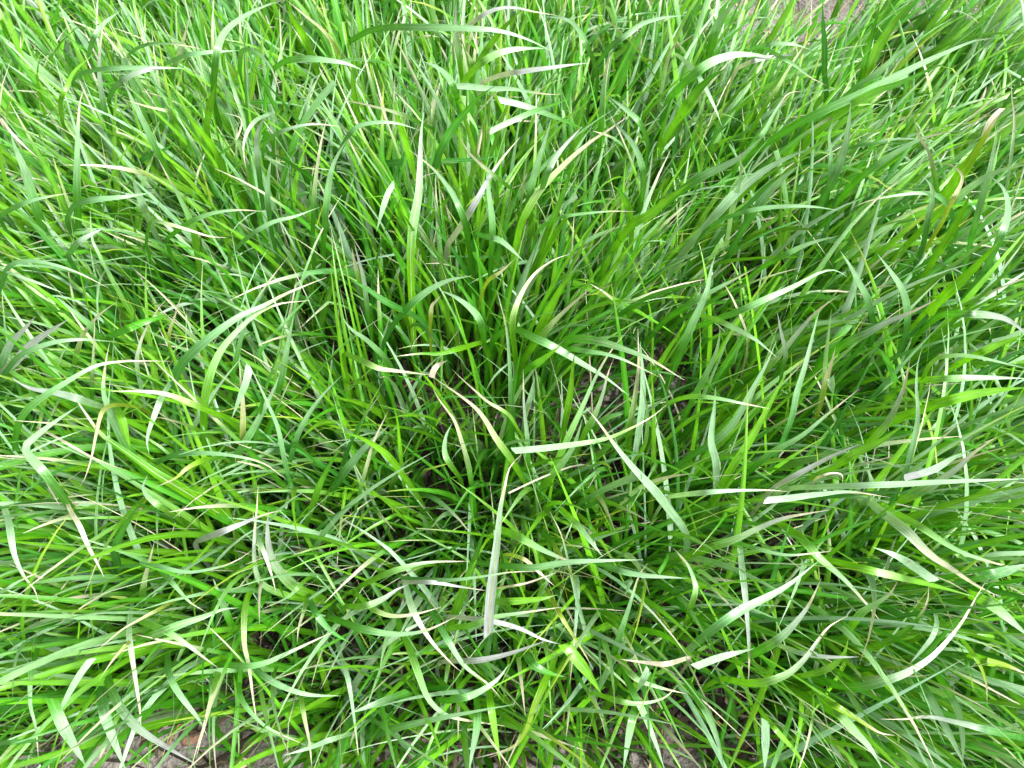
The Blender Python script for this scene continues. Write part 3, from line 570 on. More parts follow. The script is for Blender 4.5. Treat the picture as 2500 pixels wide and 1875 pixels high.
8 lst h 64 | 1000,110 1040,130 1150,175 1280,245 1400,300 1550,355 | yellow footed broad blade running right from the widest one
8 yd f 25 | 1060,285 1100,290 1190,320 1280,400 1380,490 | orange yellow narrow leaf bending down right
8 gs h 46 | 870,335 950,350 1100,362 1250,370 1400,345 1560,330 1950,320 | wide green blade lying level behind the widest one
8 bst h 30 | 380,430 450,440 700,450 900,430 1100,400 1300,395 | slender pale blade lying level across the widest one
8 lst h 42 | 140,485 300,410 450,360 600,335 830,330 | lime blade rising right into a level pale tip
8 lp h 42 | 40,620 170,615 280,570 370,510 440,480 | lime blade with a purple grey end curving up right
8 ppt h 30 | 400,460 430,465 600,465 750,490 980,525 | slim purple grey blade lying level to a straw point
8 gst h 48 | -60,690 0,715 150,765 300,795 450,795 580,765 750,685 | long green blade sagging like a bowl
8 ldt h 40 | 100,530 120,550 200,630 330,680 480,670 650,625 | yellowish blade sagging above the bowl-shaped green one
8 lst h 42 | 650,765 700,760 850,740 980,690 1150,665 1420,625 | lime blade crossing low over the widest blade's foot
8 pp h 34 | 700,685 750,690 950,710 1150,760 1300,830 1440,870 | lilac blade sloping down right across the widest blade's foot
8 ll h 52 | 960,600 1000,590 1150,585 1300,570 1400,545 | wide dark lime blade lying level right of the widest one
8 lg u 62 | 690,790 740,660 810,470 880,280 950,50 | broad green blade standing left of the widest one
8 yyt f 31 | 1330,510 1340,530 1420,680 1500,810 1570,920 1630,1030 | bright yellow green blade slanting down right to a straw tip
8 llc f 72 | 1440,860 1540,980 1620,1090 1680,1180 | broad lime blade slanting down right beside the yellow one
8 sdt f 44 | 410,430 420,480 460,620 520,740 600,860 720,990 780,1040 | pale blade running down right into an orange straw tip
8 lst f 50 | 370,700 380,740 440,870 500,1040 560,1200 640,1290 750,1340 1060,1390 | long lime blade sweeping down and out to the right
8 bst f 46 | 580,620 590,650 690,830 800,1000 940,1110 1030,1200 | blue green blade running down right next to the orange tipped one
8 gs h 44 | 640,1220 690,1225 850,1190 1000,1100 1090,990 | greyish blade curving up right like a smile
8 gsc h 47 | 440,1165 330,1210 220,1250 60,1310 | greyish severed blade with a square right end
8 pp h 42 | 660,975 720,970 900,965 1100,920 1330,840 | purple grey stripe lying gently up right
8 gst u 44 | 1730,1000 1760,930 1810,770 1860,620 1920,430 1980,340 | pale blade standing out steeply, leaning right
8 lyt f 46 | 1390,920 1370,980 1320,1100 1250,1260 1190,1430 1100,1530 870,1597 | lime blade curving down left to a straw thread over soil
8 bg h 52 | 1170,890 1190,920 1250,1000 1350,1050 1450,1075 | blue green leaf twisting down right to a point
8 lst f 44 | 1770,920 1800,960 1900,1080 2050,1140 2240,1185 | lime blade bowing down right towards the edge of its patch
8 lst h 36 | 1640,1180 1670,1190 1800,1230 1930,1245 2080,1210 2180,1120 | lime and cream blade sagging like a hammock
8 gs f 50 | 870,1180 885,1290 880,1400 850,1560 830,1680 | wide pale blade pointing straight down over soil
8 ll f 46 | 945,1100 970,1260 1000,1450 1035,1650 | lime blade pointing down next to the wide pale one
8 sstc u 31 | 1590,815 1540,640 1490,430 1430,180 1350,10 | long narrow pale blade leaning up left, square foot
8 bs h 46 | 1600,310 1640,330 1800,390 1950,420 2240,440 | broad silvery blade lying level towards the right
8 dd h 31 | 2240,950 2100,990 2000,985 1800,960 | papery brownish leaf lying level
8 gs f 50 | 1900,1200 1895,1280 1860,1440 1820,1680 | pale blade pointing down left to the lower edge
8 ssc f 44 | 1985,1025 1950,1090 1900,1180 | short pale stub with a square cut top
8 dd h 15 | 1000,510 1030,500 1200,470 1400,400 | thin straw thread rising right of the widest blade
8 ls h 44 | 1420,-10 1450,20 1540,110 1620,210 1690,300 | lime blade sloping down right below the level severed one
8 gs f 42 | 1820,1020 1850,1100 1950,1300 2030,1500 2090,1680 | long pale blade running down right to the lower edge
8 sst f 31 | -20,860 0,920 50,1080 90,1330 125,1640 | slim pale blade hanging straight down at the left
9 lpt u 62 | 20,310 60,290 200,240 350,190 500,120 680,50 960,0 | broad blade rising right, lime foot and lilac length
9 lst f 57 | 640,80 680,110 800,200 900,310 1050,440 1170,570 1290,715 | long broad blade slanting down right from lime to white
9 spt f 42 | 380,180 385,220 400,380 420,550 440,800 445,1000 437,1150 | twisted lilac ribbon hanging straight down
9 gpt h 54 | 900,1090 950,1110 1100,1140 1250,1120 1450,1050 1600,960 1720,840 1820,710 1900,570 1960,470 | great lilac blade curving up right like a scimitar
9 gpt h 57 | 430,945 560,880 680,790 780,680 840,590 910,440 | lilac blade slanting up right beside the twisted ribbon
9 bs h 57 | 40,920 90,870 250,740 400,640 560,560 700,480 890,330 | wide blue green blade slanting up right behind the twisted ribbon
9 lpt h 50 | 320,1090 350,1100 500,1115 680,1060 800,960 880,850 960,750 1080,680 | blade curving up right with a lilac white bend
9 lst u 52 | 1080,790 1100,750 1170,660 1280,590 1350,540 1400,460 | twisted lime and white blade with a raised tip
9 ll u 44 | 780,1065 820,1060 950,1020 1050,930 1085,820 | lime blade curving up beneath the twisted lime and white one
9 sp h 36 | 600,850 640,870 780,920 950,945 1150,945 | pale lilac blade sagging level to the right
9 sdt f 62 | 1230,-50 1280,0 1450,130 1600,280 1750,380 1900,480 2060,560 | broad pale yellow blade sloping down right to a straw tip
9 lst f 44 | 1300,-40 1350,0 1550,110 1750,240 1950,320 2240,395 | pale blade sloping right just above the broad pale yellow one
9 bsc h 57 | 1960,430 2100,390 2260,340 | broad silvery severed blade at the right edge
9 ssc h 52 | 1640,460 1500,360 1380,290 1240,240 | silvery severed piece pointing up left
9 ll h 46 | 900,300 950,320 1150,370 1400,430 1650,490 1900,560 | long lime blade lying slightly down to the right
9 ls f 62 | 1850,530 1880,550 2020,620 2250,820 | wide lime blade falling towards the right edge
9 lgt u 46 | 1120,895 1160,890 1280,870 1420,800 1530,700 1590,590 1600,480 | green blade curving up right inside the scimitar
9 ss f 31 | 1640,660 1652,720 1640,780 1600,850 1460,1010 | slim silvery blade bent and hanging down left
9 gs f 44 | 1640,1040 1680,1100 1760,1230 1800,1340 1820,1500 1815,1680 | pale blade bending down to the lower edge
9 ls f 52 | 900,1180 960,1250 1040,1330 1130,1430 1230,1540 1310,1680 | blue green ended blade slanting down right to the lower edge
9 lyt f 46 | 860,1150 900,1180 1020,1270 1150,1350 1280,1430 1380,1450 | lime blade with a yellow end slanting down right
9 gs f 46 | 60,1120 100,1200 180,1320 250,1510 285,1680 | pale blade pointing down at the left of its patch
9 ll f 31 | 500,1270 540,1320 640,1440 730,1540 840,1680 | lime blade with a rough edge slanting to the lower edge
9 ssc f 50 | 550,1350 550,1500 545,1680 | pale strip with a square top standing on the lower edge
9 bpt h 40 | 2240,1475 2000,1420 1800,1370 1600,1330 1450,1345 1290,1345 | grey lilac blade lying leftwards from the right edge
9 gp u 24 | 1290,600 1300,540 1330,370 1370,230 1400,160 | slim purple stalk standing steeply
9 lst a 46 | 50,700 75,610 100,500 60,370 0,290 -40,250 | grey and straw blade bowed over to the left
9 gdt u 26 | 440,700 500,690 590,640 650,540 720,420 800,310 | straw coloured slim blade curving up right
9 gst h 31 | 280,190 330,200 500,250 700,290 970,265 | green blade lying level with a pale upturned tip
9 bs f 56 | 1450,1000 1500,1060 1600,1200 1700,1380 1800,1580 1850,1680 | broad green blade slanting steeply to the lower edge
9 lyt f 52 | 1850,940 1900,950 1950,970 2100,1000 2240,1060 | lime blade with a yellow cast falling to the right edge
9 lyt f 26 | 1800,820 1850,880 1930,1000 1970,1120 1975,1250 | narrow yellowish blade hanging over the shaded grass
9 ssc h 44 | 90,1010 250,950 400,910 480,890 | pale severed blade with a square left end
"""

# ------------------------------------------------------------------ single blades
TILE = {1: (0, 0), 2: (830, 0), 3: (1660, 0), 4: (0, 620), 5: (830, 620), 6: (1660, 620), 7: (0, 1245), 8: (830, 1245), 9: (1660, 1245)}
PLACE = {1: "upper left", 2: "top centre", 3: "upper right", 4: "left middle", 5: "centre", 6: "right middle",
         7: "lower left", 8: "bottom centre", 9: "lower right"}
GROUP = "long grass blades lying over the sward"
TS = 840.0 / 2212.0

def canopy(py):
    return np.interp(py, [0, 400, 700, 1200, 1875], [0.320, 0.340, 0.328, 0.298, 0.225])

def build_blade(line, idx):
    head, pts, label = [s.strip() for s in line.split("|")]
    tile, style, cls, wpx = head.split()
    tile, wpx = int(tile), float(wpx)
    ox, oy = TILE[tile]
    P = np.array([[float(a) for a in p.split(",")] for p in pts.split()])
    P = P * TS + np.array([ox, oy])
    n = 22
    S = catmull(P, n)
    t = np.linspace(0, 1, n)
    H = canopy(S[:, 1].mean()) + 0.0007 * ((idx * 37) % 40) - 0.012
    mm = 0.36e-3
    length_px = np.linalg.norm(np.diff(S, axis=0), axis=1).sum()
    if cls == 'u':
        up = max(S[0, 1] - S[:, 1].min(), 0)
        rise = np.clip(up * mm / 0.62, 0.03, 0.105)
        z = H - rise + rise * t
    elif cls == 'a':
        rise = np.clip(length_px * mm * 0.35, 0.02, 0.09)
        z = H - rise * (2 * t - 1.15) ** 2 * 0.75
    elif cls == 'h':
        z = H - 0.008 + 0.006 * np.sin(t * 5 + idx)
    elif cls == 'f':
        drop = np.clip(length_px * mm * 0.45, 0.03, 0.12)
        z = H - 0.015 - drop * t ** 1.6
    else:
        z = 0.55 * H + 0.03 * t
    if 'c' not in style[2:]:      # the foot comes up out of the sward
        z = z - (0.03 if cls == 'u' else 0.075) * np.clip(1 - t / 0.32, 0, 1) ** 1.4
    V = at_height(S[:, 0], S[:, 1], z)
    dist = np.linalg.norm(V - CP, axis=1)
    wmax = wpx * TS * dist.mean() * HALF / 1250.0 * 0.94
    blunt = 'c' in style[2:]
    w = wmax * width_profile(t, blunt, 1.0 if 't' in style[2:] else 1.3, 0.26 if 't' in style[2:] else 0.40)
    c0, c1 = COL[style[0]], COL[style[1]]
    blend = np.clip((t - 0.15) / 0.6, 0, 1)[:, None]
    tint = c0 * (1 - blend) + (0.93 * c1 + 0.07 * COL['g'] if style[1] in 'sp' else c1) * blend
    dry = np.array([float(style[0] == 'd')] * n) * (1 - blend[:, 0]) + float(style[1] == 'd') * blend[:, 0]
    if not blunt:      # the lower leaf goes on down to its root in the sward
        T0 = V[1] - V[0]
        hd = T0[:2] / (np.linalg.norm(T0) + 1e-9)
        z0 = V[0, 2]
        off = 0.55 if cls == 'u' else 0.22
        root = np.array([V[0, 0] - hd[0] * z0 * off, V[0, 1] - hd[1] * z0 * off, 0.0])
        root[1] = max(root[1], 0.08)
        root[2] = float(soil_height(root[:1], root[1:2])[0]) - 0.004
        c1p = V[0] - T0 / (np.linalg.norm(T0) + 1e-9) * z0 * (0.45 if cls == 'u' else 0.28)
        c1p[2] = np.clip(c1p[2], 0.35 * z0, z0)
        u = np.linspace(0, 1, 8)[:-1][:, None]
        E = (1 - u) ** 2 * root + 2 * u * (1 - u) * c1p + u * u * V[0]
        V = np.vstack([E, V])
        w = np.concatenate([w[0] * np.linspace(0.6, 0.98, 7), w])
        tint = np.vstack([np.tile(c0 * 0.92, (7, 1)), tint])
        dry = np.concatenate([np.full(7, dry[0]), dry])
    T = np.gradient(V, axis=0)
    T /= np.linalg.norm(T, axis=1)[:, None] + 1e-9
    tv = np.linspace(0, 1, len(V))
    rot = R(20) * math.sin(idx * 2.4) + R(13) * np.sin(tv * 4.0 + idx * 1.7)
    toward = (CP - V) / np.linalg.norm(CP - V, axis=1)[:, None]
    side = np.cross(T, toward)
    side /= np.linalg.norm(side, axis=1)[:, None] + 1e-9
    nor = np.cross(side, T)
    sd = side * np.cos(rot)[:, None] + nor * np.sin(rot)[:, None]
    nr = np.cross(sd, T)
    fold = 0.10 + 0.08 * math.sin(idx * 1.3)
    base = V[0].copy()
    rows = ribbon(V - base, sd, nr, w, fold)
    if blunt:      # torn across at a slant
        rows[0, 0] += T[0] * w[0] * (0.5 if idx % 2 else -0.3)
        rows[0, 2] -= T[0] * w[0] * (0.25 if idx % 2 else -0.45)
    uv = np.stack([np.tile([0.0, 0.5, 1.0], (len(V), 1)) + idx * 0.0, np.repeat((tv * 6)[:, None], 3, 1)], -1)
    jit = 0.86 + 0.28 * ((idx * 53) % 17) / 16
    tint = np.clip(tint * jit, 0, 0.8)
    tip = 't' in style[2:]
    cut = len(V)
    if tip:
        cut = len(V) - (4 if wpx > 25 else 6)
        k = np.clip((np.arange(len(V)) - (cut - 4)) / 3.0, 0, 1)[:, None]
        tint = tint * (1 - k) + (0.7 * COL['d'] + 0.3 * COL['y']) * k
    def part(a, b, name, tn, dr):
        m = b - a
        return mesh_from(name, rows[a:b].reshape(-1, 3), strip_quads(m), uv[a:b].reshape(-1, 2), np.repeat(tn, 3, 0), np.repeat(dr, 3))
    o = link("grass_blade", part(0, cut, "grass_blade", tint[:cut], dry[:cut]), LEAF, loc=base)
    o["label"] = label + ", " + PLACE[tile]
    o["category"] = "grass blade"
    o["group"] = GROUP
    if tip:
        a = cut - 1
        link("dry_tip", part(a, len(V), "dry_tip", np.tile(COL['d'], (len(V) - a, 1)), np.ones(len(V) - a)), LEAF, o)
    if 'm' in style[2:]:
        e = cut - 2
        mr = ribbon(rows[:e, 1] + nr[:e] * 0.0006, sd[:e], nr[:e], w[:e] * 0.11, 0.0)
        link("midrib", mesh_from("midrib", mr.reshape(-1, 3), strip_quads(e), uv[:e].reshape(-1, 2),
                                 np.tile([0.42, 0.52, 0.26], (e * 3, 1)), np.zeros(e * 3)), LEAF, o)
    return np.linalg.norm(np.diff(V, axis=0), axis=1).sum(), wmax

LINES = [l for l in TRACES.strip().splitlines() if l.strip() and not l.startswith("#")]
for i, l in enumerate(LINES):
    L_, W_ = build_blade(l, i)
    if L_ > 0.75 or W_ > 0.016:
        print("CHECK blade", i, round(L_, 2), round(W_, 4), l[:50])
print("single blades", len(LINES))

# ------------------------------------------------------------------ the sward (uncountable)
CENTRE = np.array([-0.05, 0.50])
HOLES = [(247, 342, 70), (797, 418, 60), (1260, 470, 120), (1300, 560, 70), (944, 475, 70), (778, 1000, 95), (1012, 943, 95), (1065, 1190, 75),
         (1229, 867, 60), (1229, 700, 70), (868, 962, 80), (1513, 930, 90), (1532, 696, 60), (2020, 690, 80), (1668, 1020, 60),
         (2268, 1038, 60), (475, 1473, 60), (209, 1492, 60), (152, 1435, 60), (722, 1272, 80), (740, 1518, 60), (1126, 1458, 75),
         (955, 1568, 65), (1020, 1283, 70), (1755, 1397, 90), (2120, 1640, 70), (1400, 1130, 60), (1480, 1260, 80), (600, 1120, 60), (700, 900, 50)]
HP = at_height(np.array([h[0] for h in HOLES]), np.array([h[1] for h in HOLES]), 0.05)
HR = np.array([h[2] for h in HOLES]) * 0.40e-3

def sward_mask(x, y, gaps=True):
    """0..1: how thickly the grass stands at a point of the ground"""
    front = 0.030 + 0.06 * (value_noise(x + 7, y * 0 + 3, 21, 0.16) - 0.5) - 0.03 * np.clip(x / 0.4, 0, 1) + 0.035 * np.exp(-((x + 0.33) / 0.16) ** 2)
    back = 1.16 + 0.10 * (value_noise(x + 7, y * 0 + 5, 22, 0.20) - 0.5) + 0.50 * np.clip((-x + 0.05) / 0.5, 0, 1) - 0.12 * np.exp(-((x - 0.40) / 0.17) ** 2)
    m = np.clip((y - front) / 0.12, 0, 1) ** 1.1 * np.clip((back - y) / 0.10, 0, 1)
    for (hx, hy, _), r in zip(HP, HR):
        d = np.hypot(x - hx, y - hy)
        m = m * np.clip((d / r - 0.45) / 0.75, 1.0 if gaps is None else 0.10 if gaps else 0.45, 1)
    return m

def scatter(n, seed, gaps, wide=1.25):
    g = np.random.default_rng(seed)
    out = np.zeros((0, 2))
    while len(out) < n:
        c = np.stack([g.uniform(-wide, wide, n), g.uniform(0.0, 1.75, n)], 1)
        tuft = value_noise(c[:, 0] + 4, c[:, 1] + 4, 31, 0.055)
        keep = g.random(n) < sward_mask(c[:, 0], c[:, 1], gaps) * (np.clip((tuft - 0.28) / 0.3, 0.10, 1) if gaps else 1)
        out = np.vstack([out, c[keep]])
    return out[:n]

def grow(n, seed, length, wid, lean, nseg, palette, dry_share, wander=0.75, gaps=True, chaos=0.25):
    """n blades as one set of rows (n, nseg, 3, 3) with their tints"""
    g = np.random.default_rng(seed)
    root = scatter(n, seed, gaps)
    rel = root - CENTRE
    r = np.linalg.norm(rel, axis=1)
    az = np.arctan2(rel[:, 1], rel[:, 0]) + g.normal(0, wander, n) * np.clip(1.25 - 0.5 * r / 0.6, 0.5, 1.3)
    az = np.where(g.random(n) < chaos, g.uniform(-math.pi, math.pi, n), az)
    right = np.clip(rel[:, 0] / 0.5, 0, 1)
    az = az * (1 - 0.35 * right) + 0.35 * right * np.where(rel[:, 1] > -0.2, 0.45, -0.40)
    L = g.uniform(*length, n) * np.interp(root[:, 1], [0.05, 0.4, 0.8, 1.2], [1.0, 1.0, 0.88, 0.84])
    L *= 0.82 + 0.36 * value_noise(root[:, 0] + 3, root[:, 1] + 3, 41, 0.12)
    W = g.uniform(*wid, n) * np.interp(root[:, 1], [0.3, 1.0], [1.0, 1.3])
    far = np.clip(r / 0.55, 0, 1.3) * np.interp(rel[:, 0], [-0.5, -0.1, 0.1], [0.55, 0.8, 1.0]) * np.interp(rel[:, 1], [0.1, 0.6], [1.0, 0.7])
    th0 = np.abs(g.normal(0.06, 0.10, n)) + 0.18 * far * lean
    th1 = th0 + g.uniform(0.35, 1.40, n) * (0.60 + 0.70 * far) * lean
    droop = g.random(n) < 0.15
    th1 = np.where(droop, th1 + g.uniform(0.4, 1.1, n), th1)
    t = np.linspace(0, 1, nseg)
    pw = g.uniform(1.0, 2.4, n)[:, None]
    th = th0[:, None] + (th1 - th0)[:, None] * t[None] ** pw
    kink = g.random(n) < 0.07
    kp = g.uniform(0.45, 0.85, n)
    th = th + (kink[:, None] & (t[None] > kp[:, None])) * g.uniform(0.6, 1.4, n)[:, None]
    th = np.minimum(th, np.where(g.random(n) < 0.12, 2.3, 1.72)[:, None] + 0.1 * t[None])
    azt = az[:, None] + g.normal(0, 0.25, n)[:, None] * t[None] ** 1.5
    ds = (L / (nseg - 1))[:, None]
    D = np.stack([np.sin(th) * np.cos(azt), np.sin(th) * np.sin(azt), np.cos(th)], -1)
    C = np.concatenate([np.zeros((n, 1, 3)), np.cumsum(D[:, :-1] * ds[..., None], 1)], 1)
    C[..., :2] += root[:, None]
    C[..., 2] += soil_height(root[:, 0], root[:, 1])[:, None] - 0.003
    C[..., 2] = np.maximum(C[..., 2], 0.006 + 0.01 * g.random(n)[:, None] * (t[None] > 0.2))
    side = np.stack([-np.sin(azt), np.cos(azt), np.zeros_like(azt)], -1)
    nor = np.cross(side, D)
    rot = g.normal(0, 0.5, n)[:, None] + g.normal(0, 0.65, n)[:, None] * t[None]
    sd = side * np.cos(rot)[..., None] + nor * np.sin(rot)[..., None]
    nr = np.cross(sd, D)
    blunt = g.random(n) < 0.015
    wt = np.where(blunt[:, None], np.clip(0.75 + t, 0, 1)[None], width_profile(t, False)[None]) * W[:, None]
    fold = g.uniform(0.04, 0.22, n)[:, None]
    rows = np.stack([C - sd * (wt / 2)[..., None], C - nr * (wt * fold)[..., None], C + sd * (wt / 2)[..., None]], 2)
    keys = list(palette)
    pick = g.choice(len(keys), n, p=np.array([palette[k] for k in keys]) / sum(palette.values()))
    base = np.array([COL[k] for k in keys])[pick] * g.uniform(0.78, 1.2, n)[:, None]
    base = base * (1 + g.normal(0, 0.05, (n, 3)))
    tipd = (g.random(n) < dry_share) & ~blunt
    start = g.uniform(0.72, 0.95, n)[:, None]
    k = np.clip((t[None] - start) / 0.12, 0, 1) * tipd[:, None]
    end = np.where((g.random(n) < 0.7)[:, None], COL['d'], COL['y'])
    tint = base[:, None] * (1 - k)[..., None] + end[:, None] * k[..., None]
    sheen = np.clip((t[None] - g.uniform(0.3, 0.9, n)[:, None]) / 0.3, 0, 1) * (g.random(n) < 0.32)[:, None] * (1 - k)
    tint = tint * (1 - 0.62 * sheen)[..., None] + COL['s'] * (0.62 * sheen)[..., None]  # silvery sky sheen painted into the upper part of some blades
    uv = np.stack([np.broadcast_to(np.array([0, 0.5, 1.0])[None, None], (n, nseg, 3)) ,
                   np.broadcast_to(((t * 6)[None] + g.uniform(0, 40, n)[:, None])[..., None], (n, nseg, 3))], -1)
    b = (np.arange(n) * nseg * 3)[:, None, None] + strip_quads(nseg)[None]
    return rows.reshape(-1, 3), b.reshape(-1, 4), uv.reshape(-1, 2), np.repeat(np.clip(tint, 0.01, 0.8).reshape(-1, 3), 3, 0), np.repeat(k.reshape(-1), 3)

def join(sets):
    off, out = 0, [[], [], [], [], []]
    for s in sets:
        out[0].append(s[0]); out[1].append(s[1] + off); out[2].append(s[2]); out[3].append(s[3]); out[4].append(s[4])
        off += len(s[0])
    return [np.concatenate(o) for o in out]

V_, Q_, UV_, T_, D_ = join([
    grow(15500, 101, (0.17, 0.33), (0.0034, 0.0074), 1.0, 13, {'g': 5, 'l': 6.5, 'b': 1.2, 's': 1.3}, 0.42, 0.75, True, 0.27),
    grow(4200, 104, (0.19, 0.32), (0.0018, 0.0046), 1.4, 13, {'g': 3, 'l': 5, 'b': 1, 's': 3}, 0.60, 1.0, True, 0.4),
    grow(13000, 102, (0.05, 0.14), (0.0024, 0.0052), 1.1, 8, {'g': 5, 'l': 1.5, 'b': 3}, 0.12, 1.2, False),
    grow(1300, 103, (0.16, 0.30), (0.0009, 0.0020), 1.25, 10, {'d': 2.2, 's': 2, 'l': 1, 'y': 0.5}, 0.7, 1.0, True, 0.5),
])
grass = link("grass", mesh_from("grass", V_, Q_, UV_, T_, D_), LEAF)
grass["kind"] = "stuff"
grass["label"] = "dense bright green grass filling the strip beneath the long blades"
grass["category"] = "grass"

# ------------------------------------------------------------------ soil crumbs, pebbles, straw litter
def lump(seed, size, squash=0.7, n=7):
    """an uneven rounded stone, rings of n vertices"""
    g = np.random.default_rng(seed)
    ph = np.linspace(-1.25, 1.25, 6)
    th = np.linspace(0, 2 * math.pi, n, endpoint=False)
    rad = size * (1 + g.uniform(-0.22, 0.22, (6, n)))
    v = np.stack([rad * np.cos(ph)[:, None] * np.cos(th), rad * np.cos(ph)[:, None] * np.sin(th) * 0.8,
                  rad * np.sin(ph)[:, None] * squash * np.ones(n)], -1).reshape(-1, 3)
    i, j = np.meshgrid(np.arange(5), np.arange(n), indexing="ij")
    q = np.stack([i * n + j, i * n + (j + 1) % n, (i + 1) * n + (j + 1) % n, (i + 1) * n + j], -1).reshape(-1, 4)
    caps = []
    for base in (0, 5 * n):
        caps += [[base, base + 1, base + 2, base + 3], [base, base + 3, base + 4, base + 5], [base, base + 5, base + 6, base + 6]][:2]
    return v, np.vstack([q, np.array(caps)])

def pebble(px, py, size_px, mat, seed, label):
    p = at_height(np.array([px]), np.array([py]), np.array([0.0]))[0]
    p[2] = float(soil_height(p[:1], p[1:2])[0])
    r = size_px * 0.55e-3 / 2
    v, q = lump(seed, r, 0.75)
    o = link("pebble", mesh_from("pebble", v, q), mat, loc=(p[0], p[1], p[2] + r * 0.35))
    o.rotation_euler = (0, 0, seed * 1.1)
    o["label"], o["category"], o["group"] = label, "pebble", "small stones on the bare soil"

pebble(596, 1864, 26, PEBBLE_TAN, 3, "pale tan pebble on bare soil at the lower edge")
pebble(705, 1849, 22, PEBBLE_PALE, 4, "greyish white pebble on bare soil right of the tan pebble")
pebble(478, 1797, 26, PEBBLE_RED, 5, "reddish brown pebble on soil, lower left, upper of two")
pebble(462, 1805, 30, PEBBLE_RED, 6, "larger reddish brown pebble on soil, lower left, lower of two")
pebble(398, 88, 24, PEBBLE_TAN, 8, "yellowish pebble in a gap of the grass at the upper left")
pebble(1712, 22, 22, PEBBLE_PALE, 9, "white chip on the bare soil at the upper right edge")
pebble(1866, 55, 22, PEBBLE_PALE, 10, "pale chip on bare soil between leaning blades, upper right")

def crumbs(n, seed):
    g = np.random.default_rng(seed)
    vs, qs, off = [], [], 0
    shapes = [lump(50 + k, 1.0, 0.8) for k in range(6)]
    x, y = g.uniform(-1.2, 1.2, n), np.where(g.random(n) < 0.5, g.uniform(0.0, 0.4, n), g.uniform(0.95, 1.7, n))
    z = soil_height(x, y)
    for k in range(n):
        v, q = shapes[k % 6]
        s = 0.0012 + 0.004 * g.random() ** 2.5
        a = g.uniform(0, 6.28)
        c, sn = math.cos(a), math.sin(a)
        w = np.stack([v[:, 0] * c - v[:, 1] * sn, v[:, 0] * sn + v[:, 1] * c, v[:, 2]], 1) * s
        vs.append(w + [x[k], y[k], z[k] + s * 0.3]); qs.append(q + off); off += len(v)
    o = link("soil_crumbs", mesh_from("soil_crumbs", np.vstack(vs), np.vstack(qs)), CLOD)
    o["kind"], o["label"], o["category"] = "stuff", "loose crumbs of dry brown earth strewn over the bare soil", "earth"
crumbs(7000, 61)

def straw_litter(n, seed):
    g = np.random.default_rng(seed)
    x, y = g.uniform(-1.2, 1.2, n), g.uniform(0.02, 1.7, n)
    a, L = g.uniform(0, 6.28, n), g.uniform(0.012, 0.07, n)
    t = np.linspace(-0.5, 0.5, 5)
    bend = g.normal(0, 0.25, n)[:, None] * (t[None] ** 2)
    cx = x[:, None] + L[:, None] * (t[None] * np.cos(a)[:, None] - bend * np.sin(a)[:, None])
    cy = y[:, None] + L[:, None] * (t[None] * np.sin(a)[:, None] + bend * np.cos(a)[:, None])
    cz = soil_height(x, y)[:, None] + 0.004 + g.uniform(0, 0.012, n)[:, None] + L[:, None] * t[None] * g.normal(0, 0.15, n)[:, None]
    C = np.stack([cx, cy, cz], -1)
    sd = np.stack([-np.sin(a), np.cos(a), g.normal(0, 0.4, n)], -1)[:, None]
    w = (g.uniform(0.0008, 0.0035, n) ** 1)[:, None] * np.array([0.6, 1, 1, 0.9, 0.3])[None]
    up = np.array([0, 0, 1.0])
    rows = np.stack([C - sd * (w / 2)[..., None], C + up * (w * 0.25)[..., None], C + sd * (w / 2)[..., None]], 2)
    pal = np.array([(0.42, 0.33, 0.19), (0.28, 0.20, 0.11), (0.52, 0.44, 0.28), (0.17, 0.12, 0.075), (0.45, 0.30, 0.07)])
    tint = np.repeat(pal[g.integers(0, 5, n)] * g.uniform(0.7, 1.1, n)[:, None], 15, 0)
    uv = np.stack([np.tile([0, 0.5, 1.0], n * 5), np.repeat(np.tile(t * 3, n) + np.repeat(g.uniform(0, 30, n), 5), 3)], -1)
    q = ((np.arange(n) * 15)[:, None, None] + strip_quads(5)[None]).reshape(-1, 4)
    o = link("straw_litter", mesh_from("straw_litter", rows.reshape(-1, 3), q, uv, tint, np.ones(n * 15)), LITTER)
    o["kind"], o["label"], o["category"] = "stuff", "bits of dead brown straw scattered on the soil under the grass", "straw"
straw_litter(2600, 71)

